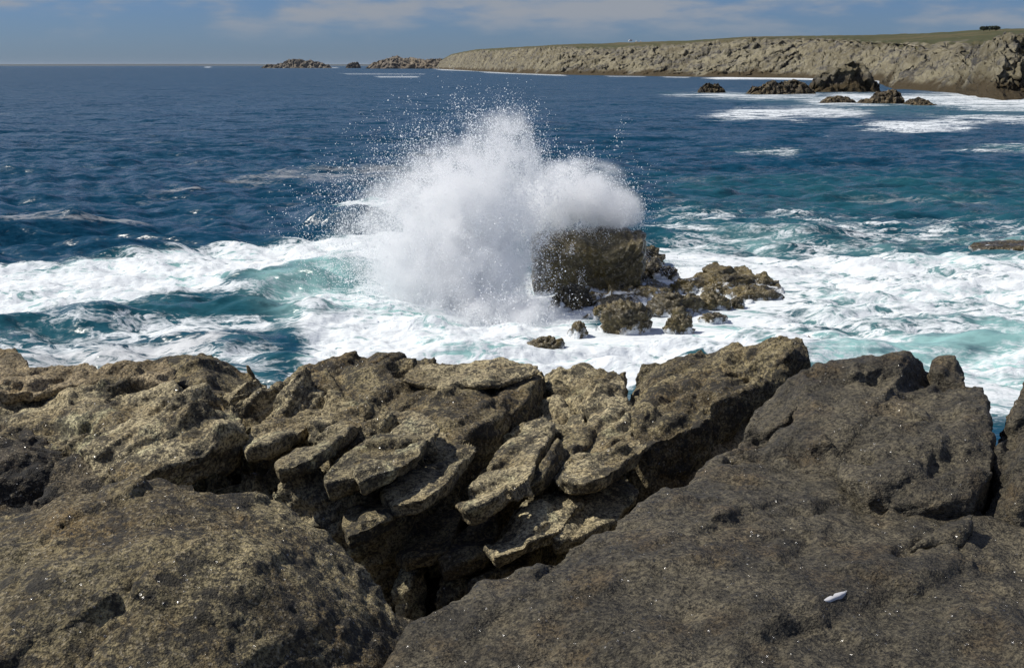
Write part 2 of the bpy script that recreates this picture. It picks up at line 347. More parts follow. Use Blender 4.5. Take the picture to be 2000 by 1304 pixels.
def add_aer(poly, d, soft=80): global aer; aer = np.maximum(aer, d*poly_mask(poly, soft))
add_foam([(-300, 515), (120, 508), (300, 498), (480, 472), (640, 462), (900, 452), (900, 500), (700, 520), (600, 548), (480, 582), (250, 608), (100, 612), (-300, 625)], 1.0, 40)
add_foam([(540, 618), (640, 596), (760, 540), (900, 480), (1100, 560), (1180, 650), (1300, 660), (1330, 745), (560, 745), (600, 668)], .98, 45)
add_foam([(470, 600), (640, 545), (800, 480), (800, 560), (640, 600), (540, 625)], .60, 40)
add_foam([(-300, 600), (300, 600), (520, 575), (560, 640), (300, 660), (-300, 650)], .42, 50)
add_foam([(640, 425), (700, 412), (780, 418), (780, 436), (660, 432)], .9, 15)
add_foam([(1255, 476), (1400, 486), (1600, 492), (1780, 505), (2300, 520), (2300, 640), (1800, 660), (1600, 700), (1500, 780), (1250, 740), (1180, 560)], .80, 60)
add_foam([(1540, 510), (1900, 545), (2300, 560), (2300, 620), (1800, 610), (1540, 600)], .92, 60)
add_foam([(1280, 500), (1330, 530), (1540, 540), (1560, 640), (1400, 700), (1200, 700), (1180, 560)], 1.0, 30)
add_foam([(1400, 700), (1600, 690), (1900, 690), (2300, 640), (2300, 800), (1400, 800)], .66, 60)
add_foam([(-300, 640), (300, 650), (560, 660), (560, 760), (-300, 760)], .50, 60)
add_foam([(1280, 400), (1700, 415), (2300, 430), (2300, 510), (1280, 490)], .40, 60)
for pl, d in (([(1365, 226), (1440, 213), (1600, 208), (1700, 216), (1690, 228), (1560, 236), (1430, 232)], .95), ([(1540, 226), (1660, 218), (1690, 224), (1600, 232)], .9),
              ([(1655, 247), (1720, 236), (1850, 234), (1945, 238), (1880, 254), (1760, 259)], 1.0), ([(1800, 226), (2300, 232), (2300, 250), (1950, 240)], .85),
              ([(1420, 299), (1480, 293), (1560, 292), (1550, 301)], .75), ([(1860, 296), (1950, 284), (2300, 284), (2300, 296), (1930, 298)], .8),
              ([(1300, 186), (1400, 179), (1460, 184), (1600, 182), (1600, 192), (1450, 194)], .85), ([(1560, 196), (1640, 180), (1760, 184), (1860, 178), (2300, 196), (2300, 224), (1840, 214), (1820, 204), (1600, 208)], .88),
              ([(1370, 153), (1420, 150), (1500, 151), (1590, 151), (1600, 157), (1500, 155.5), (1400, 155.5)], 1.2), ([(1690, 156), (1740, 156), (1740, 164), (1690, 163)], .9),
              ([(845, 134.5), (960, 138), (960, 140.5), (860, 137.5)], 1.0), ([(930, 139.5), (1090, 143), (1110, 149), (1060, 147.5), (950, 143)], .85), ([(1180, 148), (1260, 149), (1260, 150.6), (1190, 150.4)], .8), ([(1290, 149.6), (1350, 150.4), (1340, 152.6), (1300, 151.8)], .9),
              ([(730, 149), (820, 149), (815, 152), (740, 152)], .8), ([(660, 143), (830, 144), (830, 146), (680, 146)], .6), ([(525, 131.5), (660, 131.5), (660, 133.6), (525, 133.6)], .8), ([(400, 130.5), (412, 130.5), (412, 132.5), (400, 132.5)], 1.)):
    ys = [p[1] for p in pl]; add_foam(pl, d*(.72 if max(ys) < 165 else .78), 6 if max(ys) < 165 else 34)
for pl, d in (([(-200, 447), (60, 436), (150, 432), (280, 438), (270, 452), (-200, 456)], .8), ([(250, 380), (330, 362), (400, 368), (380, 384), (280, 388)], .55), ([(420, 352), (560, 330), (760, 326), (900, 345), (800, 372), (600, 362), (470, 368)], .6),
              ([(-200, 670), (250, 665), (420, 650), (480, 665), (420, 690), (-200, 720)], .75), ([(1300, 385), (1400, 380), (1400, 400), (1310, 398)], .5), ([(1600, 380), (1950, 375), (1950, 395), (1640, 396)], .5)):
    scum = np.maximum(scum, d*poly_mask(pl, 40))
add_aer([(420, 610), (480, 560), (640, 520), (800, 450), (1000, 480), (1100, 680), (700, 680), (560, 650)], .78, 80)
add_aer([(-300, 520), (300, 505), (800, 460), (800, 520), (480, 575), (-300, 610)], .5, 80)
add_aer([(1280, 440), (1700, 450), (2300, 430), (2300, 800), (1200, 800), (1200, 600)], .5, 120)
add_aer([(1600, 660), (1760, 645), (2300, 640), (2300, 800), (1620, 790), (1560, 700)], .98, 80)
add_aer([(1700, 505), (2300, 500), (2300, 540), (1760, 535)], .85, 60)
add_aer([(1280, 340), (2300, 330), (2300, 500), (1280, 480)], .30, 120)
add_aer([(1300, 182), (2300, 190), (2300, 245), (1700, 225)], .35, 60)
aer = np.maximum(aer, .8*foam*(Ys < 150)); aer = np.clip(aer*(1+.35*fbm(sea*np.array([.25, .25, 1]), 3, 77)), 0, 1)
def ridge(x0, y0, x1, y1, h, wid, lean=0.):                     # a wave crest between two points of the sea
    A, B = at_z(x0, y0, 0.)[:2], at_z(x1, y1, 0.)[:2]; e = B-A; L = np.hypot(*e); e /= L; n_ = np.array([-e[1], e[0]])
    r = sea[:, :2]-A; u, v = r@e, r@n_; v = v+1.0*vnoise(sea*.35, 5)
    prof = np.where(v > 0, np.exp(-(v/(wid*1.6))**2), np.exp(-(v/(wid*(1-lean)))**2))
    return h*prof*sstep(u, -.12*L, .2*L)*(1-sstep(u, .8*L, 1.12*L))
z += ridge(455, 588, 830, 545, .75, 2.0, .45)+ridge(545, 642, 900, 640, .6, 1.3, .3)+ridge(600, 440, 800, 432, 1.0, 2.6, .3)
z += ridge(-80, 455, 180, 452, .5, 2.2)+ridge(140, 492, 480, 478, .5, 2.0)+ridge(1300, 455, 1650, 462, .6, 2.2)+ridge(1650, 520, 2100, 512, .55, 1.8)
z += ridge(380, 692, 520, 655, .35, .8)+ridge(-80, 640, 300, 628, .3, 1.0)
near = sstep(Ys, 260, 90)
z += near*foam*(.07*fbm(sea*.9, 3, 60)+.035*fbm(sea*3.1, 2, 61)-.05*fbm(sea*.8, 2, 62, ridged=True))
z = z*(1-.8*poly_mask([(1060, 500), (1300, 480), (1560, 545), (1560, 610), (1400, 670), (1060, 690)], 60))
sea[:, 2] = z
so = mesh_np('sea', sea, grid_faces(nr, nc), M_SEA); tag(so, 'dark blue choppy sea with white foam around the rocks', kind='structure')
for nm, a in (('foam', foam), ('aeration', aer), ('scum', scum)):
    so.data.attributes.new(nm, 'FLOAT', 'POINT').data.foreach_set('value', a.astype(np.float32))
# ---------------------------------------------------------------- far land
m, t = new_mat('moor_and_cliff'); M_LAND = m
P = N(t, 'ShaderNodeNewGeometry').outputs['Position']
def ln(s, d=5, sc=(1, 1, 1), r=.6):
    mpn = N(t, 'ShaderNodeMapping', {'Vector': P, 'Rotation': (0, math.radians(28), 0), 'Scale': tuple(x*s for x in sc)})
    return N(t, 'ShaderNodeTexNoise', {'Vector': mpn.outputs[0], 'Scale': 1, 'Detail': d, 'Roughness': r}).outputs[0]
cl = mixc(t, smooth(t, ln(.035), .35, .65), (.15, .130, .080), (.28, .25, .165))
cl = mixc(t, smooth(t, ln(.05, 7, (.4, 1, 3.2), .78), .48, .60), cl, (.085, .08, .072))
cl = mixc(t, math_(t, 'MULTIPLY', smooth(t, ln(.3, 5), .45, .7), .5), cl, (.36, .33, .26))
z_ = N(t, 'ShaderNodeSeparateXYZ', {'Vector': P}).outputs[2]
zz = math_(t, 'ADD', z_, math_(t, 'MULTIPLY', math_(t, 'SUBTRACT', ln(.04), .5), 18.))
cl = mixc(t, smooth(t, zz, 2.2, 6.0), (.070, .052, .026), cl)
mo = mixc(t, smooth(t, ln(.012), .4, .6), (.075, .08, .034), (.13, .11, .055))
mo = mixc(t, smooth(t, ln(.06), .5, .7), mo, (.06, .062, .025))
mm = smooth(t, N(t, 'ShaderNodeAttribute', attribute_name='moor').outputs['Fac'], .35, .65)
bp = N(t, 'ShaderNodeBump', {'Height': ln(.25, 7, (.6, 1, 2), .7), 'Strength': 1., 'Distance': 2.5})
bs = N(t, 'ShaderNodeBsdfPrincipled', {'Base Color': mixc(t, mm, cl, mo), 'Roughness': .9, 'Normal': bp.outputs[0], 'Specular IOR Level': .2})
N(t, 'ShaderNodeOutputMaterial', {'Surface': bs.outputs[0]})
def headland(name, label, x0, x1, step, base, brow, skyl, run, back, seed, rough, moor0=.98):
    px = np.arange(x0, x1, step); n = len(px)
    yb = interp(px, base); Yb = at_z(px, yb, 0.)[:, 1]
    Yw = Yb*1.08+25; zw = at_y(px, interp(px, brow), Yw)[:, 2]; zw = np.maximum(zw, 1.0)
    Yk = Yw+run*1.0; zk = at_y(px, interp(px, skyl), Yk)[:, 2]; zk = np.maximum(zk, zw*.98)
    R = []; MO = []
    ts = np.linspace(0, 1, 46)
    for q in ts: R.append(np.stack([px, Yb+(Yw-Yb)*q, -1.5+(zw+1.5)*(q**.75)], -1)); MO.append(np.full(n, 0.))
    for q in np.linspace(0, 1, 24)[1:]:
        R.append(np.stack([px, Yw+(Yk-Yw)*q, zw+(zk-zw)*q**.9], -1)); MO.append(np.full(n, .25+moor0*q*1.6))
    R.append(np.stack([px, Yk+back, zk-2], -1)); MO.append(np.ones(n)); R.append(np.stack([px, Yk+back*1.5, zk*0-3], -1)); MO.append(np.ones(n))
    R = np.array(R); co = np.stack([(R[..., 0]-1000)/FPX*R[..., 1]/CP*CP, R[..., 1], R[..., 2]], -1)
    nr_ = len(R); c = co.reshape(-1, 3); mo_ = np.array(MO).ravel()
    sc = (Yb/900.)[None].repeat(nr_, 0).ravel()
    cliff = (1-sstep(mo_, .3, .8))*sstep(c[:, 2], -1.5, 3)
    q = c/14./rough
    st = np.stack([c[:, 0]*.045+c[:, 2]*.03, c[:, 1]*.02, c[:, 2]*.10-c[:, 0]*.03], -1)/rough
    c[:, 1] += -cliff*rough*(-4.0*fbm(q*.35, 4, seed, ridged=True)-4.0*fbm(st*np.array([2.2, 2.2, 4.4]), 5, seed+4, ridged=True))
    c[:, 2] += cliff*rough*(2.2*fbm(q*.6, 4, seed+9)-1.6*fbm(st*3, 4, seed+14, ridged=True))*sstep(c[:, 2], 0, 8)
    c[:, 2] += (1-cliff)*sstep(mo_, .2, .5)*.5*fbm(c/30, 3, seed+19)
    o = mesh_np(name, c, grid_faces(nr_, n), M_LAND); tag(o, label, kind='structure')
    mo_ = mo_+.35*fbm(c/18, 3, seed+23)*(mo_ > .01)
    o.data.attributes.new('moor', 'FLOAT', 'POINT').data.foreach_set('value', mo_.astype(np.float32)); return o
headland('headland', 'long pale rocky headland with brown moor on top', 838, 2300, 1.6,
         [(838, 133.6), (870, 135.5), (930, 139), (1000, 143), (1080, 146), (1200, 148), (1400, 151), (1560, 153), (1700, 158), (1800, 163), (2300, 175)],
         [(838, 133), (858, 122), (885, 109), (930, 100), (1000, 98), (1100, 93), (1150, 97), (1200, 97), (1330, 88), (1450, 80), (1560, 79), (1650, 84), (1700, 92), (1760, 96), (2300, 96)],
         [(838, 132), (858, 121), (885, 106), (930, 97), (1000, 93), (1100, 87), (1200, 84), (1240, 82.5), (1330, 80), (1450, 72), (1600, 70), (1700, 68), (1850, 62), (1920, 57), (2000, 56), (2300, 50)], 520, 300, 3, 1.0)
headland('headland', 'near rocky promontory with jagged crest above dark tide line', 1706, 2400, 1.6,
         [(1706, 166), (1730, 174), (1800, 178), (1856, 183), (1900, 191), (1950, 196), (2000, 194), (2400, 208)],
         [(1706, 165), (1728, 150), (1750, 116), (1800, 108), (1846, 102), (1912, 91), (1935, 77), (1950, 70), (1979, 72), (2000, 78), (2400, 78)],
         [(1706, 164), (1728, 148), (1750, 112), (1800, 104), (1846, 99), (1912, 88), (1935, 75), (1950, 68), (1979, 71), (2000, 77), (2400, 70)], 18, 40, 41, .75, .1)
def islet(name, label, Y, prof, half, seed, mat, rough=.12, cat='islet', kind=None, group=None):
    px = np.linspace(prof[0][0], prof[-1][0], 150); top = at_y(px, interp(px, prof), Y)[:, 2]; top = np.maximum(top, .02*half)
    tt = np.linspace(-1, 1, 41); hm = top.max(); c = []
    for q in tt:
        hw = half*(.35+.65*np.sqrt(np.clip(top/hm, 0, 1)))
        c.append(np.stack([(px-1000)/FPX*Y, Y+hw*q, top*(1-abs(q)**1.7)-.04*hm-(abs(q) > .99)*.1*hm], -1))
    c = np.array(c).reshape(-1, 3); qn = c/hm
    k = sstep(c[:, 2], 0, .25*hm)
    c[:, 2] += k*hm*rough*(fbm(qn*1.3, 3, seed)+.8*fbm(qn*3, 3, seed+5, ridged=True)-.4); c[:, 1] += hm*rough*2*fbm(qn*1.7, 3, seed+8, ridged=True)
    o = mesh_np(name, c, grid_faces(41, 150), mat); return tag(o, label, cat, group, kind)
islet('islet', 'craggy brown islet with two humps on the horizon', 4300, [(520, 132), (532, 127), (548, 127), (560, 123), (575, 117), (590, 115), (598, 117), (605, 120), (618, 119), (632, 123), (648, 127), (655, 132)], 45, 3, M_ISLE)
islet('islet', 'tiny rock islet between the humped islet and the far point', 4300, [(682, 131.5), (686, 124), (697, 121), (706, 122), (711, 131.5)], 14, 5, M_ISLE)
islet('low_point', 'low pale rocky point at the far end of the headland', 3700, [(722, 131.5), (735, 123), (755, 118), (770, 113), (781, 110), (790, 113), (810, 115), (840, 117), (870, 116), (900, 120), (930, 131)], 70, 7, M_ISLE, kind='structure')
islet('far_coast', 'faint low coast along the horizon', 26000, [(-900, 127.6), (-200, 126.2), (150, 125.2), (400, 125.0), (600, 125.6), (760, 125.5), (900, 126.5), (1000, 127.8)], 400, 9, plain('far_coast_haze_tone', (.05, .06, .05)), rough=.03, kind='structure')  # coast colour lowered to stand in for haze over the distance
G = 'sea rocks under the cliffs'
islet('sea_stack', 'tall ragged sea stack joined by a brown foot under the headland', 455, [(1570, 176), (1582, 160), (1592, 149), (1606, 143), (1618, 136), (1632, 126), (1650, 121), (1664, 125), (1680, 131), (1686, 145), (1692, 158), (1704, 163), (1708, 176)], 9, 21, M_LAND, .13, 'sea stack', group=G)
islet('sea_rock', 'small lone brown rock, farthest from the cliffs', 440, [(1356, 182), (1362, 170), (1376, 163), (1396, 165), (1408, 174), (1411, 183)], 3.5, 23, M_STACK, .15, 'rock', group=G)
islet('sea_rock', 'long humped brown rock beside the tall sea stack', 420, [(1448, 184), (1462, 172), (1480, 165), (1500, 157), (1512, 163), (1524, 158), (1550, 159), (1568, 166), (1580, 178), (1584, 186)], 6, 25, M_STACK, .13, 'rock', group=G)
islet('sea_rock', 'low flat dark rock at the seaward end of the row', 318, [(1592, 202), (1602, 193), (1620, 187), (1645, 190), (1658, 197), (1664, 204)], 4, 27, M_STACK, .15, 'rock', group=G)
islet('sea_rock', 'rounded tallest rock in the middle of the low row', 314, [(1660, 204), (1672, 195), (1688, 194), (1698, 184), (1712, 177), (1735, 177), (1748, 186), (1753, 198), (1760, 205)], 4, 29, M_STACK, .12, 'rock', group=G)
islet('sea_rock', 'low dark rock at the landward end of the row', 308, [(1752, 206), (1765, 195), (1782, 191), (1796, 196), (1808, 202), (1814, 207)], 4, 31, M_STACK, .15, 'rock', group=G)
# ---------------------------------------------------------------- rock the wave breaks on, and the boulders around it
rock('breaker_rock', 'tall layered brown rock that the wave is breaking over', [(1036, 480, 1.93), (1100, 500, 1.5), (1180, 498, 1.52), (1205, 485, 1.8), (1258, 472, 2.08), (1264, 452, 2.3), (1225, 440, 2.42), (1150, 440, 2.38), (1090, 445, 2.33), (1040, 456, 2.2)],
     [(1140, 466, 2.15), (1220, 460, 2.25)], base=0, depth=2.6, voxel=.08, soft=2, mat=M_WET, strata=.022, amp=.8, fine=.5, shard=.02, facet=.4, flare=-.05)
rock('breaker_rock', 'ochre-brown stepped block at the foot of the breaking wave', [(1042, 505, 1.1), (1100, 512, .96), (1160, 505, 1.1), (1192, 500, 1.2), (1206, 530, .72), (1206, 552, .35), (1160, 560, .2), (1100, 556, .3), (1055, 540, .6)],
     [(1120, 528, .78), (1170, 525, .85)], base=0, depth=1.6, voxel=.09, soft=1, mat=M_WET, strata=.02, amp=1.0, shard=.03, facet=.6, flare=.05)
rock('rock_shelf', 'low broken wet shelf stepping down from the breaker rock', [(1085, 606, -.1), (1180, 652, -.1), (1290, 640, -.1), (1440, 604, -.1), (1538, 584, -.1), (1530, 560, .0), (1470, 540, .08), (1380, 540, .05), (1310, 525, .2), (1265, 492, .8), (1200, 500, .9), (1150, 556, .3)],
     [(1230, 540, .3), (1230, 600, .05), (1330, 580, .0), (1450, 570, .02)], base=0, depth=1.2, voxel=.085, soft=1, mat=M_WET, amp=1.0, shard=.05, cells=70, facet=.8, flare=.05)
BL = [(1220, 1297, 484, 524, 'rounded dark boulder just right of the tall breaker rock'), (1196, 1257, 505, 540, 'wet dark boulder with water pouring over it beside the tall rock'),
      (1272, 1328, 522, 545, 'small pointed boulder at the far edge of the wet cluster'), (1237, 1273, 539, 557, 'small round boulder below the pouring water'),
      (1209, 1234, 549, 563, 'tiny dark boulder at the foot of the stepped block'), (1090, 1154, 560, 606, 'dark boulder half hidden in spray below the stepped block'),
      (1184, 1270, 588, 652, 'large ridged brown boulder in the middle of the wet cluster'), (1167, 1196, 598, 623, 'small dark boulder against the large ridged one'),
      (1250, 1315, 561, 577, 'low flat boulder awash behind the large ridged one'), (1324, 1381, 550, 571, 'low domed boulder awash in the cluster centre'),
      (1378, 1475, 537, 564, 'long flat-topped boulder at the far right of the cluster'), (1436, 1532, 560, 588, 'broad dark boulder at the right end of the cluster'),
      (1488, 1525, 548, 562, 'small yellowish block on the right end of the cluster'), (1284, 1380, 574, 618, 'broad ochre-topped boulder with trickles, front of the cluster'),
      (1371, 1432, 574, 608, 'brown boulder with a white trickle, next to the ochre-topped one'), (1436, 1461, 584, 602, 'little boulder under the right-hand trickles'),
      (1311, 1361, 618, 652, 'dark boulder standing alone in the foam in front'), (1381, 1430, 613, 631, 'low ochre rock poking out of the front foam'),
      (1119, 1148, 630, 660, 'small dark rock seen through the front spray'), (1040, 1100, 662, 688, 'dark rock awash nearest the shore ledge'),
      (1222, 1245, 558, 573, 'tiny rock between the round and the ridged boulders'), (1381, 1429, 561, 577, 'low wet rock behind the trickles'),
      (1925, 2070, 474, 497, 'dark smooth rock awash at the right edge of the picture'), (1572, 1618, 662, 684, 'small dark rock awash behind the beak-shaped rock')]
for i, (a, b, c_, d_, lb) in enumerate(BL):
    dome('boulder', lb, a, b, c_, d_, seed=100+i*7, group='boulders awash around the breaker rock' if i < 22 else None, cat='boulder')
# ---------------------------------------------------------------- foreground shore rocks
xs, ys = np.linspace(-9, 9, 150), np.concatenate([np.linspace(-4, 9, 110), np.linspace(9.2, 16, 40)])
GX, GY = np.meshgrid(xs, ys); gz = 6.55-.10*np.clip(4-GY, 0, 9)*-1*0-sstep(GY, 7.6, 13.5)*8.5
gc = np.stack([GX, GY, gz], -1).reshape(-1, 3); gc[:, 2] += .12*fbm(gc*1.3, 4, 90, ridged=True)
tag(mesh_np('rock_ledge', gc, grid_faces(len(ys), len(xs)), M_DARK), 'bedrock ledge under the shore rocks, coloured dark as shade in the clefts', kind='structure')  # dark colour paints in the darkness of the crevices
R_ = rock
R_('rock_slab', 'thin beige ledge with a long undercut crack, top left', [(-60, 672, .12), (30, 678, .13), (40, 690, .11), (65, 714, .09), (100, 706, .1), (160, 702, .12), (190, 713, .1), (280, 704, .1), (330, 699, .12), (352, 722, .08), (338, 744, .07), (230, 742, .07), (108, 752, .06), (60, 757, .05), (-60, 768, .05)],
   [(150, 728, .10), (260, 722, .10)], depth=.09, mat=M_BEIGE, seed=1, soft=1, shard=.015, facet=.5, cracks=[(4, .03, [(62, 757), (100, 735), (135, 712)])])
R_('rock_slab', 'smooth brown hump behind the left ledges', [(285, 702, 0), (340, 687, .05), (390, 684, .06), (440, 699, .02), (480, 720, -.04), (530, 745, -.1), (560, 765, -.15), (480, 785, -.1), (400, 770, -.02), (330, 745, -.02)], [(400, 715, .05)], mat=M_BOULD, seed=2, soft=10, amp=.7, shard=.01, cells=14)
R_('rock_slab', 'broad pale slab with a rounded overhanging tongue, left', [(-60, 762, -.02), (60, 758, -.03), (108, 755, -.05), (230, 745, -.05), (340, 748, -.04), (400, 764, .04), (445, 788, .09), (480, 822, .08), (488, 850, .02), (470, 876, -.03), (400, 888, .0), (330, 902, .0), (250, 932, -.03), (200, 915, -.05), (110, 860, -.05), (50, 842, -.05), (-60, 835, -.05)],
   [(380, 800, .13), (430, 825, .12), (300, 830, .06), (150, 800, .02)], depth=.16, mat=M_PALE, seed=3, soft=4, shard=.03, facet=.7,
   cracks=[(5, .04, [(22, 832), (70, 826), (120, 829), (185, 836)]), (3, .025, [(115, 797), (150, 788), (160, 780)]), (3, .025, [(210, 792), (235, 778), (252, 766)])])
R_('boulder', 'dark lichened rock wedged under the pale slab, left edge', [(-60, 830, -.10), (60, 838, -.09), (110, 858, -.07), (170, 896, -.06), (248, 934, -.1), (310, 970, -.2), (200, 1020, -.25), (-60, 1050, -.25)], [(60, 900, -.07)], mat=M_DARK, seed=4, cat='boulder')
R_('rock_slab', 'rough lichen-covered rock in the middle left', [(340, 765, -.02), (450, 755, .0), (520, 750, .0), (600, 770, .05), (660, 780, .08), (740, 800, .1), (800, 838, .05), (832, 885, -.03), (838, 940, -.13), (800, 1005, -.2), (700, 1030, -.23), (600, 1010, -.2), (540, 970, -.18), (480, 930, -.2), (470, 860, -.15), (430, 800, -.07)],
   [(560, 800, .04), (700, 850, .06), (600, 880, -.06), (760, 900, -.02), (540, 850, -.02), (640, 830, .03), (700, 930, -.08), (640, 960, -.13)], mat=M_PALE, seed=5, amp=1.3, soft=1, cells=80, shard=.09,
   cracks=[(6, .05, [(455, 795), (500, 785), (530, 775)]), (8, .07, [(480, 905), (520, 900), (545, 945)]), (6, .06, [(545, 960), (600, 950), (640, 915)]), (6, .06, [(690, 890), (760, 870), (800, 860)])])
R_('rock_slab', 'flat-topped brown slab with layered edge, skyline centre', [(545, 742, -.05), (590, 712, 0), (640, 697, .05), (700, 690, .06), (760, 686, .08), (800, 697, .05), (900, 706, .05), (985, 696, .09), (1052, 711, .07), (1058, 738, .06), (1030, 778, .03), (1000, 800, .0), (960, 822, .0), (908, 848, -.02), (895, 875, -.05), (860, 830, .0), (800, 800, .0), (700, 785, .0), (600, 775, -.05)],
   [(700, 735, .05), (850, 770, .04), (960, 770, .04)], depth=.42, mat=M_BOULD, seed=6, soft=1, flare=.03, shard=.03, facet=.55, cells=30,
   cracks=[(4, .045, [(778, 737), (820, 744), (860, 752), (905, 745)]), (4, .04, [(905, 745), (960, 752), (1010, 735), (1057, 722)]), (5, .03, [(620, 722), (660, 715), (700, 720)])])
R_('rock_slab', 'thin overhanging plate lying on the skyline slab', [(776, 738, .09), (800, 706, .11), (850, 707, .12), (905, 705, .12), (985, 693, .15), (1050, 709, .13), (1060, 722, .12), (1012, 736, .1), (958, 752, .09), (905, 744, .09), (860, 753, .08)], depth=.045, mat=M_PALE, seed=28, soft=1, shard=.01, facet=.4, amp=.8)
R_('stone', 'small pointed stone lying on the skyline slab', [(785, 716, .06), (812, 697, .10), (850, 687, .14), (857, 699, .11), (838, 718, .06)], depth=.12, mat=M_PALE, seed=7, soft=3, cat='stone')
R_('rock_slab', 'lit triangular wedge below the skyline slab', [(680, 785, .0), (760, 788, .02), (820, 800, .02), (872, 835, .0), (906, 888, -.08), (880, 928, -.18), (838, 950, -.22), (825, 900, -.08), (790, 845, .0)], mat=M_PALE, seed=8, amp=.7)
R_('rock_block', 'upright fractured block on the skyline left of the beak rock', [(1058, 724, 0), (1090, 712, .05), (1140, 709, .05), (1225, 722, .05), (1222, 760, .03), (1240, 800, 0), (1236, 850, -.03), (1200, 876, -.06), (1150, 896, -.09), (1095, 920, -.12), (1092, 905, -.1), (1142, 850, -.05), (1150, 805, -.03), (1085, 772, -.06), (1055, 758, -.06)], [(1190, 800, .02)], mat=M_PALE, seed=9, soft=1, depth=.4, flare=.05, shard=.035, facet=.7)
R_('rock_block', 'pale pitted block in the cleft under the skyline slab', [(905, 905, -.2), (955, 852, -.13), (1010, 815, -.09), (1060, 790, -.07), (1110, 793, -.06), (1152, 815, -.08), (1148, 850, -.1), (1120, 882, -.13), (1022, 892, -.16), (1018, 922, -.2), (960, 968, -.28), (915, 990, -.32), (925, 940, -.25)], [(1030, 850, -.08)], mat=M_PALE, seed=10, soft=1, depth=.35)
R_('rock_block', 'squared block with a flat lit top above the dark cleft', [(1088, 938, -.25), (1150, 905, -.19), (1212, 884, -.15), (1224, 905, -.15), (1228, 960, -.25), (1190, 990, -.32), (1110, 1010, -.37), (1095, 975, -.3)], mat=M_PALE, seed=11, soft=1)
R_('stone', 'small wedge stone between the two pitted blocks', [(1022, 962, -.28), (1050, 940, -.24), (1082, 930, -.2), (1092, 962, -.26), (1064, 978, -.3)], mat=M_PALE, seed=12, soft=3, depth=.3, cat='stone')
R_('rock_block', 'tilted block with a sunlit left face deep in the cleft', [(945, 1065, -.42), (978, 1010, -.33), (1020, 966, -.27), (1062, 966, -.25), (1100, 985, -.28), (1140, 1010, -.36), (1100, 1050, -.42), (1050, 1080, -.46), (985, 1100, -.48)], [(1040, 1000, -.28)], mat=M_PALE, seed=13, soft=1)
R_('stone', 'narrow bar-shaped stone in the dark cleft', [(838, 985, -.36), (880, 946, -.28), (925, 930, -.25), (938, 950, -.28), (900, 988, -.36), (860, 1004, -.4)], mat=M_BOULD, seed=14, soft=3, depth=.3, cat='stone')
R_('stone', 'small thin stone below the bar-shaped one', [(850, 1000, -.40), (890, 988, -.37), (902, 1000, -.37), (885, 1040, -.45), (862, 1036, -.46)], mat=M_BOULD, seed=15, soft=3, depth=.25, cat='stone')
R_('stone', 'knobbly lit stone at the bottom of the cleft beside the boulder', [(762, 1150, -.50), (772, 1105, -.42), (808, 1090, -.40), (836, 1102, -.41), (832, 1135, -.47), (795, 1168, -.52)], [(805, 1116, -.40)], mat=M_PALE, seed=16, soft=1, depth=.4, cat='stone')
R_('stone', 'slanting flat stone at the bottom of the cleft beside the dark slab', [(842, 1170, -.52), (858, 1108, -.41), (920, 1092, -.38), (928, 1118, -.42), (885, 1172, -.52)], mat=M_PALE, seed=17, soft=1, depth=.4, cat='stone')
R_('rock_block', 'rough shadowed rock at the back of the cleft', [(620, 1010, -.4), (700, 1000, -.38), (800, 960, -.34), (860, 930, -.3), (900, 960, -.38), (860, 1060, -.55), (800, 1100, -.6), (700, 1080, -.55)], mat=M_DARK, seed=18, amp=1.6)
R_('stone', 'small shard under the overhanging tongue', [(385, 955, -.30), (440, 940, -.26), (492, 922, -.22), (500, 950, -.27), (470, 972, -.3), (415, 978, -.32)], mat=M_PALE, seed=19, soft=3, depth=.3, cat='stone')
R_('rock_slab', 'beak-shaped rock jutting out over the surf on the skyline', [(1222, 738, .0), (1250, 706, .05), (1340, 692, .08), (1400, 692, .1), (1440, 689, .13, .3), (1500, 657, .25, .28), (1538, 643, .31, .2), (1568, 654, .29, .14), (1577, 688, .21, .10), (1586, 713, .15, .05), (1540, 741, .1, .05), (1470, 771, .06, .1), (1400, 800, .03, .2), (1340, 832, .0), (1270, 862, -.03), (1240, 872, -.06), (1236, 800, -.02)],
   [(1500, 700, .2, .2), (1540, 690, .24, .15), (1400, 745, .1), (1300, 780, .06)], depth=.4, mat=M_BOULD, seed=20, soft=1, flare=.03, shard=.02, cells=35, facet=.6, cracks=[(4, .025, [(1225, 775), (1290, 765), (1370, 745)]), (4, .03, [(1280, 830), (1350, 800), (1360, 770)])])
R_('rock_slab', 'pale sloping apron beneath the beak-shaped rock', [(1225, 885, -.12), (1340, 838, -.1), (1470, 778, -.06), (1530, 752, -.04), (1520, 790, -.1), (1400, 900, -.22), (1290, 980, -.34), (1225, 985, -.34)], mat=M_BEIGE, seed=21, amp=.6)
R_('rock_slab', 'great dark foliated slab filling the lower right', [(735, 1330, -.12), (800, 1228, -.05), (870, 1180, 0), (940, 1132, .02), (1080, 1085, .05), (1200, 1003, .08), (1290, 950, .09), (1392, 880, .08), (1500, 850, .02), (1700, 900, .0), (1880, 960, 0), (1960, 1020, 0), (2100, 1030, .02), (2100, 1345, -.03), (1400, 1345, -.03)],
   [(1300, 1050, .09), (1600, 1000, .05), (1500, 1180, .05), (1150, 1180, .05), (1800, 1120, .03)], depth=.6, voxel=.0155, mat=M_SLAB, seed=22, soft=5, amp=.7, strata=.016, shard=.012, cells=60, facet=.35, flare=.03,
   cracks=[(4, .02, [(1420, 892), (1460, 880), (1510, 868)]), (4, .02, [(1545, 995), (1580, 1000), (1620, 985)]), (3, .015, [(1535, 1090), (1560, 1070), (1580, 1045)]), (4, .03, [(1755, 1075), (1790, 1062), (1880, 1045)])])
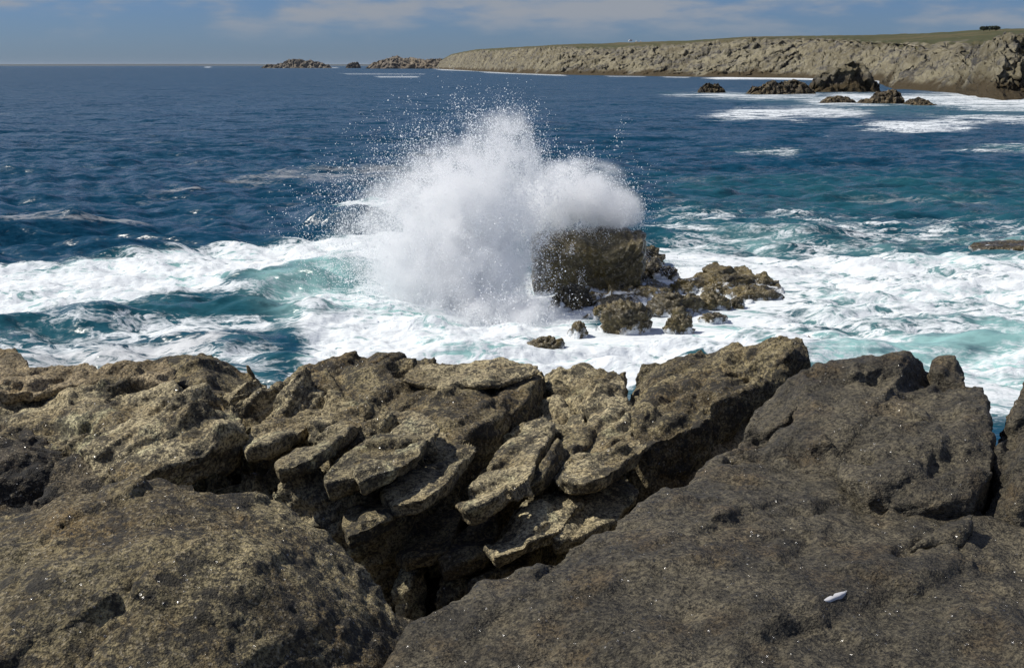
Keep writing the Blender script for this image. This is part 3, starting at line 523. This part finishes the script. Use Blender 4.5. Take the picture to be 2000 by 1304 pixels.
R_('rock_block', 'dark upper block with knobbed crest above the great slab', [(1500, 778, .08), (1590, 740, .2), (1650, 712, .25), (1700, 693, .28), (1740, 684, .33), (1775, 681, .34), (1796, 692, .30), (1806, 700, .27), (1835, 693, .30), (1862, 695, .3), (1886, 722, .25), (1882, 744, .24), (1920, 752, .22), (1938, 785, .22), (1946, 850, .19), (1936, 920, .13), (1900, 985, .06), (1830, 985, .07), (1690, 975, .06), (1600, 930, .05), (1480, 905, .05), (1400, 885, .06)],
   [(1760, 715, .31), (1800, 745, .2), (1840, 725, .27), (1700, 800, .22), (1850, 850, .2), (1600, 850, .14), (1800, 930, .13)], depth=.35, mat=M_SLAB, seed=23, soft=1, amp=.8, shard=.02, facet=.7, flare=-.03,
   cracks=[(5, .06, [(1788, 745), (1802, 715), (1806, 695)]), (4, .04, [(1592, 752), (1625, 757), (1660, 748)]), (5, .05, [(1565, 917), (1610, 920), (1650, 905), (1700, 905)]), (4, .05, [(1620, 935), (1645, 975), (1690, 975)]), (5, .03, [(1806, 740), (1850, 740), (1885, 748)])])
R_('stone', 'flat angular stone lying below the upper block', [(1755, 1070, .03), (1785, 1040, .06), (1850, 1005, .09), (1900, 985, .1), (1906, 1012, .08), (1888, 1045, .05), (1820, 1052, .04)], depth=.12, mat=M_SLAB, seed=24, soft=3, cat='stone')
R_('boulder', 'dark rounded boulder cut by the right edge', [(2110, 725, .2), (2000, 744, .21), (1966, 765, .2), (1948, 805, .16), (1944, 870, .1), (1938, 950, .04), (1906, 1030, -.02), (1960, 1050, -.02), (2110, 1040, 0)], [(2000, 850, .22), (1990, 950, .12)], mat=M_SLAB, seed=25, flare=.06, shard=.02, cat='boulder')
R_('boulder', 'big rounded brown boulder filling the lower left corner', [(-80, 1000, .16), (60, 980, .2), (130, 953, .24), (200, 958, .24), (250, 935, .27), (310, 925, .28), (370, 945, .26), (430, 964, .23), (500, 966, .2), (540, 972, .18), (600, 1012, .13), (650, 1045, .08), (700, 1090, .02), (735, 1122, -.03), (765, 1172, -.08), (800, 1225, -.14), (790, 1345, -.2), (400, 1350, .02), (-80, 1350, .02)],
   [(300, 1060, .27), (100, 1120, .2), (500, 1100, .2), (300, 1220, .13), (600, 1200, .06), (420, 1000, .26)], depth=.8, voxel=.0145, mat=M_BOULD, seed=26, soft=8, amp=.8, flare=.03, shard=.01, facet=.3, cells=24, cat='boulder', cracks=[(7, .035, [(150, 1290), (190, 1235), (235, 1200), (265, 1140)])])
for k, (xa, ya, xb, yb_, w_, h_, mt, lb) in enumerate((
        (690, 905, 830, 800, 40, .07, M_PALE, 'tilted shard along the right shoulder of the rough middle rock'), (750, 962, 905, 850, 42, -.01, M_PALE, 'long shard just left of the deep cleft'),
        (905, 985, 1060, 800, 55, -.05, M_PALE, 'long shard lying on the pale pitted block'), (1000, 930, 1150, 828, 40, -.05, M_BOULD, 'brown shard across the right half of the pale pitted block'),
        (960, 1060, 1110, 950, 46, -.19, M_PALE, 'shard resting on the tilted block deep in the cleft'), (1060, 1030, 1225, 922, 44, -.19, M_PALE, 'long shard overlapping the squared block beside the great slab'),
        (690, 1012, 800, 935, 36, -.09, M_BOULD, 'brown shard at the lower end of the rough middle rock'), (630, 935, 765, 848, 36, .03, M_PALE, 'shard in the middle of the rough lichen-covered rock'),
        (550, 905, 690, 808, 36, .05, M_PALE, 'shard at the left side of the rough lichen-covered rock'), (860, 1085, 960, 1000, 40, -.30, M_BOULD, 'shaded shard between the bar-shaped stone and the tilted block'),
        (905, 1115, 1050, 1045, 36, -.38, M_BOULD, 'lowest shard, along the edge of the great dark slab'), (490, 855, 620, 782, 32, .05, M_PALE, 'small shard next to the overhanging tongue'),
        (1100, 925, 1236, 848, 34, -.02, M_PALE, 'shard along the foot of the upright skyline block'), (775, 1065, 872, 985, 36, -.28, M_BOULD, 'short shaded shard above the knobbly lit stone'))):
    rg = random.Random(900+k); h_ += rg.uniform(-.035, .0); xa -= rg.uniform(0, 25); ya += rg.uniform(-6, 14); w_ *= rg.uniform(.85, 1.35)
    ex, ey = xb-xa, yb_-ya; wx, wy = w_*.85, w_*.8; lip = h_+rg.uniform(.02, .055)
    def jj(a): return a+rg.uniform(-11, 11)
    R_('rock_shard', lb, [(xa, ya, h_-.03), (jj(xa+ex*.3-6), jj(ya+ey*.36-5), h_), (jj(xa+ex*.65-6), jj(ya+ey*.7-5), h_+.01), (xb, yb_, h_+.02), (jj(xb+wx*.7), jj(yb_+wy*.5), lip), (jj(xa+ex*.62+wx), jj(ya+ey*.62+wy), lip), (jj(xa+ex*.3+wx*.9), jj(ya+ey*.3+wy*.9), lip-.01), (jj(xa+wx*.45), jj(ya+wy*.6), h_)],
       depth=.085, voxel=.0115, soft=1, amp=.7, shard=.0, facet=.8, cells=12, flare=-.12, mat=mt, seed=300+k*11, cat='rock', group='tilted shards in the cleft')
slab = next(o for o in S.objects if o.get('label', '').startswith('great dark foliated'))
sc_ = get_co(slab.data); qx, qy = project(sc_); sel = (np.hypot(qx-1630, (qy-1162)) < 14) & (sc_[:, 2] > 7.1)
R_('quartz_lens', 'white quartz lens set in the great dark slab', [(x, y, float(sc_[sel, 2].mean())-PLAT+.003) for x, y in ((1604, 1171), (1618, 1161), (1634, 1155), (1659, 1148), (1654, 1155), (1638, 1163), (1620, 1171))], depth=.05, voxel=.006, mat=plain('white_quartz', (.55, .55, .56), .5), seed=27, soft=1, amp=.15, shard=0, facet=0, cat='stone')
# ---------------------------------------------------------------- vans, bush and path on the moor
M_VAN = plain('white_van_paint', (.8, .8, .8), .3); M_GLASS = plain('dark_glass', (.02, .025, .03), .1); M_TYRE = plain('black_rubber', (.02, .02, .02))
def box(name, x0, x1, y0, y1, z0, z1, mat, parent, taper=0.):
    co = [(x0, y0, z0), (x1, y0, z0), (x1, y1, z0), (x0, y1, z0), (x0+taper, y0+taper*.3, z1), (x1-taper*.4, y0+taper*.3, z1), (x1-taper*.4, y1-taper*.3, z1), (x0+taper, y1-taper*.3, z1)]
    return mesh_np(name, co, [(3, 2, 1, 0), (4, 5, 6, 7), (0, 1, 5, 4), (1, 2, 6, 5), (2, 3, 7, 6), (3, 0, 4, 7)], mat, False, parent)
def van(px, py, Y, rz, label):
    o = bpy.data.objects.new('parked_van', None); COL.objects.link(o); o.location = at_y(px, py, Y); o.rotation_euler.z = rz
    box('body', -2.7, 2.7, -1, 1, .4, 1.5, M_VAN, o); box('cab_roof', -2.1, 2.7, -.95, .95, 1.95, 2.7, M_VAN, o, .3); box('window_band', -2.4, 2.65, -.97, .97, 1.5, 1.95, M_GLASS, o, .15)
    for sx in (-1.7, 1.7):
        for sy in (-.85, .85):
            a = np.linspace(0, 2*math.pi, 14, endpoint=False)
            co = [(sx+.4*math.cos(q), sy+e, .4+.4*math.sin(q)) for e in (-.12, .12) for q in a]
            f = [(i, (i+1) % 14, 14+(i+1) % 14, 14+i) for i in range(14)]
            wobj = mesh_np('wheel', co+[(sx, sy-.12, .4), (sx, sy+.12, .4)], f+[(28, (i+1) % 14, i, i) for i in range(0)] , M_TYRE, True, o)
    tag(o, label, 'van', 'white vans parked on the moor')
van(1231, 81.5, 1880, .5, 'white van highest on the skyline of the moor')
van(1243, 84.3, 1800, 1.2, 'white van parked lower, between the highest van and the short one')
van(1251, 84.3, 1800, 1.5, 'white van seen end-on, rightmost of the parked three')
land = S.objects['headland']; dg_ = bpy.context.evaluated_depsgraph_get(); dg_.update()
def on_land(px, py):
    dx, dy_, dz = [float(v) for v in ray(px, py)]
    ok, loc, nrm, _ = land.ray_cast(Vector((0, 0, CAM_H)), Vector((dx, dy_, dz)).normalized()); return loc.copy() if ok else None
pts = [on_land(x, interp(x, [(1457, 74.5), (1545, 76), (1650, 81), (1713, 86), (1755, 86.5), (1804, 92.5)])) for x in np.arange(1457, 1806, 6)]
pts = [p for p in pts if p is not None]
if len(pts) > 3:
    co = [(p.x, p.y+e, p.z+.35+e*.012) for p in pts for e in (-5, 5)]
    tag(mesh_np('path', co, [(2*i, 2*i+2, 2*i+3, 2*i+1) for i in range(len(pts)-1)], plain('bare_sandy_path', (.36, .31, .22))), 'pale footpath along the moor above the cliff', kind='structure')
M_LEAF = plain('dark_shrub_leaves', (.035, .05, .02)); M_STEM = plain('shrub_stem', (.06, .045, .03))
for k, (px, py, wd, lb) in enumerate(((1921, 57.5, 5., 'low dark shrub at the left end of the skyline thicket'), (1933, 57.0, 7., 'widest dark shrub in the middle of the skyline thicket'), (1945, 56.6, 5.5, 'dark shrub at the right end of the skyline thicket'))):
    Yk = 1080.; b0 = at_y(px, py+2.6, Yk); o = bpy.data.objects.new('shrub', None); COL.objects.link(o); o.location = b0
    rg = np.random.default_rng(500+k); n = 420; dr = rg.normal(size=(n, 3)); dr /= np.linalg.norm(dr, axis=1)[:, None]
    ce = dr*(rg.uniform(.4, 1, (n, 1))**.6)*np.array([wd/2*1.3, 2.2, 1.5])*(1+.25*vnoise(dr*2.2, 40+k))[:, None]+np.array([0, 0, 1.9]); ce[:, 2] = np.maximum(ce[:, 2], .3)
    a_, b_ = rg.normal(size=(2, n, 3))*.32; V4 = np.stack([ce-a_, ce+b_, ce+a_, ce-b_], 1).reshape(-1, 3)
    mesh_np('crown', V4, np.arange(4*n).reshape(-1, 4), M_LEAF, False, o); box('trunk', -.18, .18, -.18, .18, -.6, 1.6, M_STEM, o, .05); tag(o, lb, 'shrub', 'shrubs on the skyline')
# ---------------------------------------------------------------- spray
BX = [(900, 470, 60, 90, 1.1, 48), (940, 550, 52, 85, 1.2, 48), (850, 560, 65, 70, .9, 47.5), (1000, 635, 60, 35, .8, 46), (900, 640, 90, 35, .9, 46), (770, 640, 80, 20, .35, 45.5), (975, 470, 45, 60, .9, 49),
      (1140, 398, 50, 24, 1.5, 53.5), (1195, 410, 32, 22, .9, 53.5), (1095, 385, 45, 34, 1.0, 53), (1040, 415, 38, 32, .8, 52.5), (1225, 420, 16, 14, .3, 53.5),
      (1000, 300, 32, 52, .55, 50), (1012, 245, 20, 28, .22, 50), (955, 340, 55, 60, .6, 49.5), (965, 235, 38, 30, .14, 50), (1035, 330, 22, 45, .35, 51),
      (850, 380, 85, 65, .42, 49), (770, 430, 85, 60, .32, 48.5), (890, 280, 75, 50, .15, 49.5), (710, 470, 75, 55, .2, 48), (790, 520, 70, 70, .5, 47.5), (1130, 345, 65, 26, .28, 53), (1062, 515, 28, 50, .16, 47), (1030, 625, 45, 38, .35, 45.5), (1090, 665, 60, 14, .12, 44.5)]
parts_c, parts_d = [], []
# droplets of the fringe
NT = 430000; wts = np.array([b[2]*b[3]*min(b[4], .8) for b in BX]); wts /= wts.sum()
B = np.array(BX)[RNG.choice(len(BX), NT, p=wts)]; gx, gy, gz_ = RNG.normal(size=(3, NT)); okk = gx**2+gy**2 < 9
c = at_y(B[:, 0]+gx*B[:, 2]*1.02, B[:, 1]+gy*B[:, 3]*1.02, B[:, 5]+gz_*1.1)
o0 = at_y(1040, 600, 50.0); dv = c-o0; rad = np.linalg.norm(dv, axis=1); un = dv/rad[:, None]
streak = fbm(un*8+np.stack([rad*.2, rad*.1, rad*0], -1), 3, 70)+.8*fbm(c*1.6, 3, 75)
keep = okk & (streak > (.12-.3*B[:, 4]+RNG.normal(0, .22, NT))) & (c[:, 2] > -.1); parts_c.append(c[keep])
# jets: strings of drops thrown out on ballistic paths from the foot and the crest of the rock
for (ox, oy, oY, n_, ax, sx_, vz, svz) in ((960, 600, 48.5, 420, -.9, 1.8, 8.6, 1.3), (1080, 450, 52.5, 200, .2, 1.3, 5.2, 1.5), (1150, 440, 53.5, 160, .9, 1.1, 3.4, 1.2), (880, 600, 47.5, 260, -1.9, 1.4, 6.0, 1.8)):
    o1 = at_y(ox, oy, oY)
    for k in range(n_):
        v = np.array([RNG.normal(ax, sx_), RNG.normal(0, .8), max(RNG.normal(vz, svz), 1.)]); t1 = RNG.uniform(.35, 1.05); ln_ = RNG.uniform(.05, .22); m_ = RNG.integers(40, 230)
        tt = t1+ln_*(RNG.beta(1.2, 2.5, m_)-.5); vs_ = v*(1+.05*RNG.normal(size=(m_, 1)))+RNG.normal(0, .10, (m_, 3))
        p = o1+RNG.normal(0, .35, 3)*np.array([1.4, 1, .6])+vs_*tt[:, None]; p[:, 2] -= 4.9*tt**2; parts_c.append(p[p[:, 2] > 0])
c = np.concatenate(parts_c)
if len(c) > 220000: c = c[RNG.choice(len(c), 220000, replace=False)]
r = np.clip(np.exp(RNG.normal(math.log(.0108), .50, len(c))), .005, .034)
tet = np.array([(1, 1, 1), (1, -1, -1), (-1, 1, -1), (-1, -1, 1)])/math.sqrt(3)*1.25
qs = RNG.normal(size=(64, 3, 3)); rots = np.array([np.linalg.qr(q)[0] for q in qs])
rt = np.einsum('nij,kj->nki', rots, tet)[RNG.integers(0, 64, len(c))]
V = (c[:, None]+rt*r[:, None, None]).reshape(-1, 3)
F = (np.arange(len(c))[:, None, None]*4+np.array([(0, 1, 2), (0, 3, 1), (0, 2, 3), (1, 3, 2)])[None]).reshape(-1, 3)
m, t = new_mat('white_spray'); di = N(t, 'ShaderNodeBsdfDiffuse', {'Color': (.98, .985, .99, 1)}); tr = N(t, 'ShaderNodeBsdfTranslucent', {'Color': (.98, .985, .99, 1)})
N(t, 'ShaderNodeOutputMaterial', {'Surface': N(t, 'ShaderNodeMixShader', {0: .5, 1: di.outputs[0], 2: tr.outputs[0]}).outputs[0]})
tag(mesh_np('spray', V, F, m, False), 'white burst of spray thrown up by the breaking wave', 'spray', kind='stuff')

# fine mist hanging inside the burst
MB = [(a, b, c_, d_, w_*(1.05 if Y_ >= 52 else (.95 if w_ >= .8 else .40)), Y_) for (a, b, c_, d_, w_, Y_) in BX]
bm = bmesh.new()
m, t = new_mat('water_mist'); P = N(t, 'ShaderNodeNewGeometry').outputs['Position']; acc = None
for (px, py, rx, ry, wt, Y) in MB:
    ce = at_y(px, py, Y); sx, sz, sy = rx/FPX*Y, ry/FPX*Y, 1.0
    v = bmesh.ops.create_icosphere(bm, subdivisions=3, radius=2.3)['verts']
    for x in v: x.co = Vector((ce[0]+x.co.x*sx, ce[1]+x.co.y*sy, max(ce[2]+x.co.z*sz, -.2)))
    df = N(t, 'ShaderNodeVectorMath', {0: P, 1: tuple(ce)}, operation='SUBTRACT')
    sc = N(t, 'ShaderNodeVectorMath', {0: df.outputs[0], 1: (1/sx, 1/sy, 1/sz)}, operation='MULTIPLY')
    d2 = N(t, 'ShaderNodeVectorMath', {0: sc.outputs[0], 1: sc.outputs[0]}, operation='DOT_PRODUCT').outputs['Value']
    g = math_(t, 'MULTIPLY', math_(t, 'POWER', 2.718, math_(t, 'MULTIPLY', d2, -.75)), wt)
    acc = g if acc is None else math_(t, 'ADD', acc, g)
nz = N(t, 'ShaderNodeTexNoise', {'Vector': P, 'Scale': 1.0, 'Detail': 6, 'Roughness': .72, 'Distortion': .5}).outputs[0]
den = math_(t, 'MULTIPLY', math_(t, 'SUBTRACT', acc, .05), math_(t, 'MULTIPLY', smooth(t, nz, .43, .64), 11.0))
den = math_(t, 'MAXIMUM', den, 0.0)
vs = N(t, 'ShaderNodeVolumeScatter', {'Color': (.997, .998, .999, 1), 'Density': den, 'Anisotropy': .15})
N(t, 'ShaderNodeOutputMaterial', {'Volume': vs.outputs[0]})
me = bpy.data.meshes.new('mist'); bm.to_mesh(me); bm.free(); o = bpy.data.objects.new('mist', me); COL.objects.link(o)
md = o.modifiers.new('remesh', 'REMESH'); md.mode = 'VOXEL'; md.voxel_size = .25
m2 = bpy.data.meshes.new_from_object(o.evaluated_get(bpy.context.evaluated_depsgraph_get())); o.modifiers.clear(); o.data = m2
m2.materials.clear(); m2.materials.append(m); tag(o, 'fine white mist inside the burst of spray', 'mist', kind='stuff')
# ---------------------------------------------------------------- air
bm = bmesh.new(); bmesh.ops.create_cube(bm, size=1)
for v in bm.verts: v.co = Vector((v.co.x*400000, v.co.y*130000+64000, -4.5 if v.co.z < 0 else 75))
me = bpy.data.meshes.new('haze'); bm.to_mesh(me); bm.free(); o = bpy.data.objects.new('haze', me); COL.objects.link(o)
m, t = new_mat('sea_air'); pv_ = N(t, 'ShaderNodeVolumePrincipled', {'Color': (.85, .9, 1, 1), 'Density': 7e-6}); N(t, 'ShaderNodeOutputMaterial', {'Volume': pv_.outputs[0]})
me.materials.append(m); tag(o, 'thin sea haze over the water', kind='stuff')
